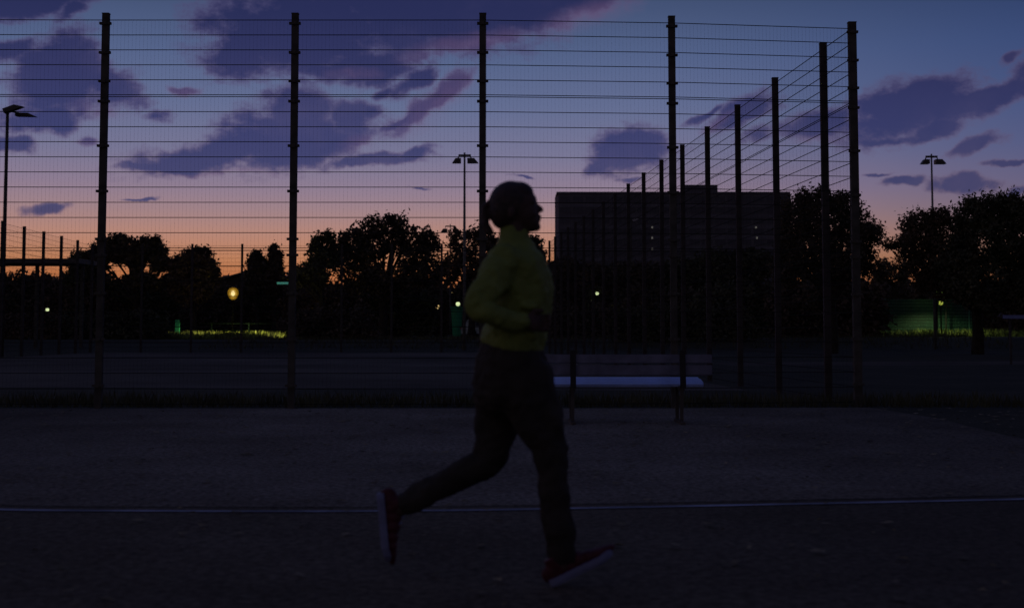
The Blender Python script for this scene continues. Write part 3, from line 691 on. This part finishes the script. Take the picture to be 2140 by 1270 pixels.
# ------------------------------------------------------------------ parked cars
def car(label, px, Y, roof_py, col, ln=4.1, rot=0.0, g=None, lights=True):
    X = M(px-CX, Y); z0 = gz(X, Y) if g is None else g; base = (X, Y, z0); t = thing('parked_car', label, 'car', base, 'cars parked along the path')
    t.rotation_euler = (0, 0, rot); H = W(px, roof_py, Y).z-z0; BASE[t.name] = Vector((0, 0, 0))
    mbody = mat('car_paint_'+label.split()[0], col, .35, .5, 0, .03, 3); mgl = mat('car_glass', (.03, .035, .04), .1, .6, 0, .05, 1); mty = mat('tyre', (.02, .02, .02), .9, .1, 0, .1, 5)
    L_ = ln/2; hb = H*.58
    prof = [(-L_, .28), (-L_-.02, hb*.75), (-L_+.12, hb), (-L_+.45, H*.93), (-L_+.95, H), (.1, H), (.55, H*.95), (1.15, hb+.03), (L_-.25, hb*.9), (L_, hb*.6), (L_-.02, .3)]
    for nm, pr, w2, m_ in (('body', prof, .84, mbody),):
        b = MB(); n_ = len(pr); vs = []
        for sy, ins in ((-1, .14), (-1, 0), (1, 0), (1, .14)):
            for (x, z) in pr:
                k = max(0, (z-hb)/(H-hb)); vs.append((x*(1-ins*.04), sy*(w2-ins*.5-k*.16), z-ins*.15 if z > hb else z))
        fs = [tuple(range(n_-1, -1, -1))] if False else []
        for r_ in range(3):
            for i in range(n_):
                j = (i+1) % n_; fs.append((r_*n_+i, r_*n_+j, (r_+1)*n_+j, (r_+1)*n_+i))
        fs.append(tuple(range(n_))); fs.append(tuple(3*n_+i for i in range(n_-1, -1, -1)))
        b.add(vs, fs); body = part('body', b, m_, t)
    for sy in (-1, 1):
        b = MB(); yy = sy*.82
        b.add([(-L_+.5, yy, hb+.04), (.98, yy, hb+.04), (.5, yy-sy*.12, H*.92), (-L_+.72, yy-sy*.12, H*.92)], [(0, 1, 2, 3)]); b.add([(-L_+.5, yy-sy*.01, hb+.04), (.98, yy-sy*.01, hb+.04), (.5, yy-sy*.13, H*.92), (-L_+.72, yy-sy*.13, H*.92)], [(3, 2, 1, 0)])
        part('side_window', b, mgl, t)
    b = MB(); b.add([(-L_+.10, -.62, hb+.03), (-L_+.10, .62, hb+.03), (-L_+.41, .55, H*.90), (-L_+.41, -.55, H*.90)], [(0, 1, 2, 3)]); part('rear_window', b, mgl, t)
    for x in (-L_+.75, L_-.8):
        for sy in (-1, 1):
            wl = part('wheel', MB().tube([(x, sy*.70, .31), (x, sy*.87, .31)], .31, 18), mty, t); part('rim', MB().tube([(x, sy*.86, .31), (x, sy*.88, .31)], .19, 14), mat('rim_metal', (.3, .3, .3), .4, .5, .5, .1, 4), wl)
    for sy in (-1, 1):
        part('tail_light', MB().box((-L_-.01, sy*.66, hb*.82), (.06, .24, .16)), mat('tail_lens', (.35, .02, .02), .3, .5, 0, .1, 3), t)
        part('headlight', MB().box((L_-.04, sy*.60, hb*.66), (.08, .3, .13)), mat('head_lens', (.4, .4, .4), .2, .5, 0, .1, 3), t)
    return t
car('pale parked car with red tail light half hidden by the runner', 1030, 88, 664, (.42, .48, .45), rot=R(-8))
Yp = 40.; a = W(2094, 663, Yp); e = W(2330, 661, Yp); t = thing('barrier_board', 'bluish painted board on dark posts catching the sky at the right edge', 'barrier', (a.x, Yp, 0))
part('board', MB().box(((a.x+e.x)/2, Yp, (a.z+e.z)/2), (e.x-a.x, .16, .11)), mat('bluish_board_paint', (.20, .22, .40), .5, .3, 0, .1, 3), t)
part('end_bracket', MB().box((a.x-.02, Yp, a.z+.05), (.12, .1, .14), Matrix.Rotation(R(35), 3, 'Y')), m_post, t)
for k in (.25, 1.9, 3.2): part('post', MB().box((a.x+k, Yp+.02, a.z/2-.03), (.06, .06, a.z-.05)), m_post, t)

# ------------------------------------------------------------------ flat shelter roof and hut
Y = 66.; a = W(-180, 540, Y); b2 = W(166, 540, Y); zt = a.z; th = M(10, Y)
t = thing('shelter', 'long flat dark shelter roof behind the far left fence posts', 'shelter', (a.x, Y, 0))
part('roof', MB().box(((a.x+b2.x)/2, Y+1.5, zt-th/2), (b2.x-a.x, 3.0, th)), m_lamphead, t)
for px in (-160, -40, 62, 158):
    x = M(px-CX, Y); part('post', MB().box((x, Y+1.0, zt/2-th/2), (.16, .16, zt-th)), m_steel, t)
Y = 116.; t = thing('hut', 'low dark hut with sloping roof under the two columnar trees', 'building', (W(540, 600, Y).x, Y, .6))
mh = mat('dark_brick', (.07, .05, .04), .9, .1, 0, .2, 2)
l0 = W(452, 588, Y); l1 = W(540, 563, Y); l2 = W(625, 588, Y)
b = MB(); vs = []
for dy in (0, 6):
    vs += [(l0.x, Y+dy, .5), (l2.x, Y+dy, .5), (l2.x, Y+dy, l2.z), (l1.x, Y+dy, l1.z), (l0.x, Y+dy, l0.z)]
b.add(vs, [(0, 1, 2, 3, 4), (9, 8, 7, 6, 5), (0, 4, 9, 5), (1, 6, 7, 2)]); part('wall', b, mh, t)
for p, q_ in ((l0, l1), (l1, l2)):
    b = MB(); d = (q_-p); an = math.atan2(d.z, d.x); mid = (p+q_)/2; b.box((mid.x, Y+3, mid.z+.08), (d.length+.4, 6.8, .14), Matrix.Rotation(-an, 3, 'Y')); part('roof', b, m_lamphead, t)
Y = 86.; x = M(592-CX, Y)
o = tag(put('strip_light', MB().box((0, 0, 0), (M(23, Y), .12, M(4.5, Y))).mesh('strip_light', emis('teal_tube', (.10, .42, .34), .28)), None, (x, Y-.3, W(592, 592, Y).z)), 'teal strip light under the sunset gap beside the second tall post', 'light')

# ------------------------------------------------------------------ bench, seen from behind
def bench():
    YB_ = 14.0; xl = M(1136-CX, YB_); xr = M(1487-CX, YB_); cx = (xl+xr)/2; ln = xr-xl
    t = thing('park_bench', 'wooden park bench seen from behind on the gravel right of the runner', 'bench', (cx, YB_, 0))
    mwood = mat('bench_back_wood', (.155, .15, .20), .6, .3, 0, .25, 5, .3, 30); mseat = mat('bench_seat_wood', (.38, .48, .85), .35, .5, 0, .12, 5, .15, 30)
    rr = Matrix.Rotation(R(8), 3, 'X')
    def plank(name, c, d, m, rot, par, roundend=0):
        bm = bmesh.new(); bmesh.ops.create_cube(bm, size=1)
        for v in bm.verts: v.co = Vector((v.co.x*d[0], v.co.y*d[1], v.co.z*d[2]))
        bmesh.ops.bevel(bm, geom=[e for e in bm.edges], offset=.006, segments=2, affect='EDGES')
        if roundend:
            es = [e for e in bm.edges if abs(e.verts[0].co.x-e.verts[1].co.x) < 1e-4 and abs(abs(e.verts[0].co.x)-d[0]/2) < .01]
        me = bpy.data.meshes.new(name); bm.to_mesh(me); bm.free(); me.materials.append(m)
        o = put(name, me, par, Vector(c)-Vector((cx, YB_, 0)), rot); return o
    for y0, y1 in ((740.5, 759), (762.5, 784)):
        z1 = W(1300, y0, YB_).z; z0 = W(1300, y1, YB_).z; plank('back_slat', (cx, YB_+.02+.0*(z1), (z0+z1)/2), (ln, .035, z1-z0), mwood, (R(-8), 0, 0), t)
    wds = (ln*.93, ln*.955, ln*.95)
    zr = W(1300, 802.5, YB_+.14).z; zf = W(1300, 787, YB_+.56).z; sl = math.atan2(zf-zr, .42)
    for k in range(4):
        u = (k+.5)/4; plank('seat_slat', (cx-.01, YB_+.14+u*.42, zr+(zf-zr)*u-.015), (wds[0]+(.03 if k in (1, 2) else 0), .096, .03), mseat, (sl, 0, 0), t)
    for px in (1197, 1425):
        x = M(px-CX, YB_)
        b = MB(); b.box((x, YB_-.02, .60), (.06, .03, .40), Matrix.Rotation(R(-8), 3, 'X')); part('back_support', b, mat('dull_support_iron', (.04, .035, .035), .9, .1, 0, .2, 5), t)
        b = MB(); b.box((x, YB_+.09, .21), (.035, .04, .42), Matrix.Rotation(R(6), 3, 'X'))
        b.box((x, YB_+.32, .405+.015), (.06, .5, .04), Matrix.Rotation(sl, 3, 'X')); b.box((x, YB_+.50, .21), (.035, .04, .42), Matrix.Rotation(R(-6), 3, 'X')); b.box((x, YB_+.28, .02), (.05, .6, .03))
        part('leg', b, mat('dull_leg_iron', (.10, .085, .075), .9, .1, 0, .2, 5), t)
bench()

# ------------------------------------------------------------------ the runner
YR = 5.23
def P(px, py, dy=0.0): return W(px, py, YR+dy)
s_ = YR*.998/F_PX
def remesh(mb, name, m, voxel, smooth_it=6, origin=(0, 0, 0), folds=0):
    me = mb.mesh('tmp', None, origin); bm = bmesh.new(); bm.from_mesh(me); bmesh.ops.recalc_face_normals(bm, faces=bm.faces); bm.to_mesh(me); bm.free()
    o = bpy.data.objects.new('tmp', me); C.objects.link(o)
    r = o.modifiers.new('r', 'REMESH'); r.mode = 'VOXEL'; r.voxel_size = voxel; r.use_smooth_shade = True
    s = o.modifiers.new('s', 'SMOOTH'); s.factor = .5; s.iterations = smooth_it
    if folds:
        for sz, k in ((.085, 1.0), (.035, .45)):
            tx = bpy.data.textures.new('folds', 'CLOUDS'); tx.noise_scale = sz; tx.noise_depth = 2
            d = o.modifiers.new('d', 'DISPLACE'); d.texture = tx; d.strength = folds*k; d.mid_level = .5; d.texture_coords = 'LOCAL'
    dg = bpy.context.evaluated_depsgraph_get(); out_ = bpy.data.meshes.new_from_object(o.evaluated_get(dg)); bpy.data.objects.remove(o)
    out_.name = name; out_.materials.clear(); out_.materials.append(m); out_.polygons.foreach_set('use_smooth', [True]*len(out_.polygons)); return out_
def limb(b, pts, sub=5):                     # pts: (px,py,dy,r_px_inplane,r_depth_m)
    Pn = []
    for i in range(len(pts)-1):
        for k in range(sub):
            t = k/sub; t = t; Pn.append([pts[i][j]*(1-t)+pts[i+1][j]*t for j in range(5)])
    Pn.append(list(pts[-1])); co = [P(q[0], q[1], q[2]) for q in Pn]
    for it in range(2):
        co = [co[0]]+[(co[i-1]+co[i]*2+co[i+1])/4 for i in range(1, len(co)-1)]+[co[-1]]
    rings = []
    for i, q in enumerate(Pn):
        t = (co[min(i+1, len(co)-1)]-co[max(i-1, 0)]).normalized(); dv = Vector((0, 1, 0)); dv = (dv-t*dv.dot(t)).normalized(); u = dv.cross(t).normalized()
        rings.append((co[i], u*q[3]*s_, dv*q[4]))
    b.loft(rings)
    for k in (0, -1):
        c, u, v = rings[k]; rr = (u.length+v.length)/2; q = u.normalized(); wv = v.normalized(); tt = q.cross(wv)
        rot = Matrix((q, wv, tt)).transposed(); b.ball(c, (u.length, v.length, min(u.length, v.length)), rot)
m_skin = mat('skin', (.085, .048, .038), .6, .3, 0, .08, 20)
m_jacket = mat('yellow_jacket', (.20, .24, .055), .7, .2, 0, .12, 9, .5, 14); m_trou = mat('black_trousers', (.045, .037, .031), .8, .15, 0, .2, 8, .4, 12)
m_hair = mat('dark_hair', (.055, .034, .028), .5, .3, 0, .3, 60, .5, 120); m_red = mat('red_shoe', (.085, .016, .022), .6, .3, 0, .15, 20); m_sole = mat('white_sole', (.20, .21, .34), .6, .3, 0, .1, 20)
body = MB()
# head, neck
body.ball(P(1074, 430), (47*s_, .074, 49*s_)); body.ball(P(1094, 446), (32*s_, .062, 38*s_)); body.ball(P(1106, 462), (22*s_, .046, 24*s_)); body.ball(P(1119, 474), (11.5*s_, .024, 10*s_))
body.ball(P(1099, 424), (24*s_, .056, 28*s_))
for sg in (-1, 1): body.ball(P(1114, 447, sg*.032), (8*s_, .018, 9*s_)); body.ball(P(1068, 444, sg*.075), (7*s_, .008, 13*s_))
body.tube([P(1116, 424), P(1123, 430), P(1133, 438.5)], [.008, .009, .009], 10); body.ball(P(1131, 440), (5*s_, .014, 4*s_)); body.ball(P(1122, 438), (9*s_, .012, 9*s_))
body.ball(P(1124, 452.5), (8.5*s_, .022, 4*s_)); body.ball(P(1123, 459.5), (8*s_, .02, 4*s_)); body.ball(P(1115, 424), (7*s_, .05, 5*s_))
limb(body, [(1078, 466, 0, 29, .052), (1075, 500, 0, 28, .052), (1074, 530, 0, 30, .06)])
# torso, arms, legs
limb(body, [(1074, 530, 0, 34, .10), (1080, 556, 0, 44, .145), (1086, 600, 0, 50, .135), (1080, 660, 0, 46, .115), (1070, 720, 0, 50, .13), (1066, 770, 0, 62, .165), (1066, 800, 0, 56, .15)])
limb(body, [(1070, 556, -.135, 20, .04), (1028, 600, -.20, 17, .033), (995, 643, -.235, 14, .027), (1045, 663, -.225, 13, .026), (1096, 672, -.20, 11, .021)])
limb(body, [(1082, 556, .135, 20, .04), (1100, 600, .19, 21, .04), (1108, 652, .20, 17, .033), (1112, 635, .13, 15, .03), (1112, 616, .07, 11, .021)])
limb(body, [(1088, 790, -.085, 50, .085), (1128, 880, -.09, 40, .07), (1150, 955, -.09, 28, .052), (1156, 1010, -.09, 26, .052), (1162, 1070, -.09, 20, .042), (1176, 1150, -.09, 15, .032), (1178, 1178, -.09, 17, .034)])
limb(body, [(1058, 790, .085, 50, .085), (1040, 880, .09, 40, .07), (1030, 962, .09, 28, .052), (985, 985, .09, 26, .05), (915, 1018, .09, 21, .042), (850, 1052, .09, 15, .032), (838, 1062, .09, 16, .033)])
def hand(c, d, up, sgn):
    c = Vector(c); d = Vector(d).normalized(); up = Vector(up).normalized(); sd = d.cross(up).normalized()
    body.ball(c+d*.04, (.040, .018, .036), Matrix((d, sd, up)).transposed())
    for k, (o, ln) in enumerate(((.028, .062), (.010, .070), (-.009, .066), (-.027, .052))):
        p0 = c+d*.068+up*o; p1 = p0+d*ln*.42+sd*sgn*.008; p2_ = p1+sd*sgn*ln*.38-d*.004; p3 = p2_-d*ln*.26
        body.tube([c+d*.04+up*o*.8, p0, p1, p2_, p3], [.0095, .0095, .009, .008, .0065], 8)
    q0 = c+up*.022+d*.02; body.tube([q0, q0+up*.022+d*.022+sd*sgn*.008, q0+up*.022+d*.052+sd*sgn*.024], [.012, .0105, .008], 8)
hand(P(1096, 672, -.20), P(1140, 676, -.17)-P(1096, 672, -.20), (0, .2, 1), 1)
hand(P(1112, 616, .07), P(1126, 590, .0)-P(1112, 616, .07), (.9, .2, .5), -1)
foot = P(1170, 1215); base = Vector((P(1110, 700).x, YR, 0)); BASE_R = base
runner = put('person', remesh(body, 'person', m_skin, .0045, 3, base), None, base)
tag(runner, 'person in yellow jacket and black trousers running to the right, hair in ponytail', 'person'); BASE[runner.name] = base
# eyes
m_eye = mat('eye_white', (.10, .09, .09), .2, .5, 0, .05, 5)
for sg in (-1, 1): part('eye', MB().ball(P(1115.5, 430, sg*.031), .0095), m_eye, runner, True)
jk = MB()
limb(jk, [(1076, 487, 0, 32, .060), (1075, 508, 0, 38, .078), (1077, 528, 0, 44, .125), (1084, 552, 0, 58, .175), (1089, 600, 0, 66, .175), (1087, 640, 0, 66, .165), (1080, 680, 0, 64, .16), (1072, 712, 0, 68, .175)], 6)
limb(jk, [(1056, 544, -.135, 40, .068), (1024, 595, -.20, 33, .058), (994, 642, -.24, 26, .048), (1040, 664, -.23, 23, .044), (1090, 672, -.205, 17, .033)], 6)
limb(jk, [(1084, 550, .135, 33, .062), (1104, 600, .18, 29, .055), (1112, 648, .19, 25, .048), (1114, 634, .13, 22, .042), (1112, 622, .09, 17, .033)], 6)
for (px, py, dy, r) in ((1050, 690, -.15, 12), (1105, 640, -.165, 9), (1100, 700, -.14, 12), (1040, 560, -.14, 10)): jk.ball(P(px, py, dy), (r*2*s_, .02, r*s_))
j_ = put('jacket', remesh(jk, 'jacket', m_jacket, .007, 4, base, .030), runner)
part('collar', MB().tube([P(1044, 490), P(1075, 484)], .001, 3), m_jacket, j_) if False else None
tr = MB()
limb(tr, [(1070, 700, 0, 60, .155), (1068, 750, 0, 74, .175), (1070, 800, 0, 82, .175)], 5)
limb(tr, [(1092, 800, -.085, 66, .095), (1122, 870, -.09, 54, .085), (1146, 930, -.09, 41, .07), (1155, 985, -.09, 32, .064), (1159, 1060, -.09, 31, .06), (1170, 1115, -.09, 31, .058), (1178, 1160, -.09, 27, .052)], 6)
limb(tr, [(1056, 800, .085, 66, .095), (1042, 870, .09, 52, .085), (1030, 925, .09, 41, .07), (1024, 962, .09, 36, .064), (975, 988, .09, 32, .06), (915, 1016, .09, 29, .056), (868, 1040, .09, 27, .052), (850, 1050, .09, 24, .048)], 6)
put('trousers', remesh(tr, 'trousers', m_trou, .007, 4, base, .024), runner)
hr = MB()
hr.ball(P(1068, 427), (48*s_, .079, 50*s_)); hr.ball(P(1060, 440), (40*s_, .076, 40*s_)); hr.ball(P(1084, 404), (32*s_, .062, 25*s_)); hr.ball(P(1052, 456), (26*s_, .06, 24*s_))
hr.tube([P(1026, 428), P(1019, 426), P(1013, 431), P(1012, 450), P(1015, 470), P(1023, 484), P(1032, 490)], [.013, .013, .014, .014, .017, .018, .006], 12)
hair = put('hair', remesh(hr, 'hair', m_hair, .005, 3, base), runner)
part('hair_tie', MB().tube([P(1021, 427), P(1018, 427)], .018, 14), m_red, hair)
def shoe(anchor, ang):
    # local: x heel->toe (0..0.28), z up from the sole, y across; anchored at the heel bottom
    rot = Matrix.Rotation(-ang, 3, 'Y'); o = Vector(anchor)
    def Lp(x, y, z): return rot @ Vector((x, y, z))+o
    outline = [(0.0, .022), (.02, .032), (.07, .034), (.12, .034), (.17, .042), (.215, .046), (.25, .038), (.272, .02)]
    sb = MB(); rings = []
    b = MB(); vs = []; n_ = len(outline)
    for zz, k in ((0, .94), (.012, 1.03), (.03, 1.0)):
        row = [(x, -y*k, zz+(.014*((x-.2)/.08)**2 if x > .2 else 0)) for x, y in outline]+[(x, y*k, zz+(.014*((x-.2)/.08)**2 if x > .2 else 0)) for x, y in reversed(outline)]; vs += [Lp(*v) for v in row]
    m_ = 2*n_; fs = [tuple(range(m_-1, -1, -1)), tuple(2*m_+i for i in range(m_))]
    for r_ in range(2):
        for i in range(m_): fs.append((r_*m_+i, r_*m_+(i+1) % m_, (r_+1)*m_+(i+1) % m_, (r_+1)*m_+i))
    b.add(vs, fs)
    ub = MB()
    for x, hw, ht in ((.012, .020, .055), (.035, .030, .07), (.065, .032, .075), (.10, .033, .072), (.14, .036, .060), (.18, .041, .045), (.215, .043, .036), (.245, .037, .030), (.262, .026, .024)):
        ub.ball(Lp(x, 0, .028+ht*.30), (.03, hw, ht*.62), rot)
    ub.tube([Lp(.055, 0, .06), Lp(.05, 0, .105)], [.034, .036], 14)
    up = put('shoe', remesh(ub, 'shoe', m_red, .005, 3, base), runner); part('sole', b, m_sole, up)
    lb = MB()
    for k in range(4): lb.tube([Lp(.105+k*.022, -.022, .092-k*.011), Lp(.108+k*.022, 0, .099-k*.011), Lp(.105+k*.022, .022, .092-k*.011)], .0028, 6)
    part('laces', lb, m_sole, up)
shoe(P(1153, 1225, -.09), R(26))
shoe(P(788, 1030, .09), R(-84))
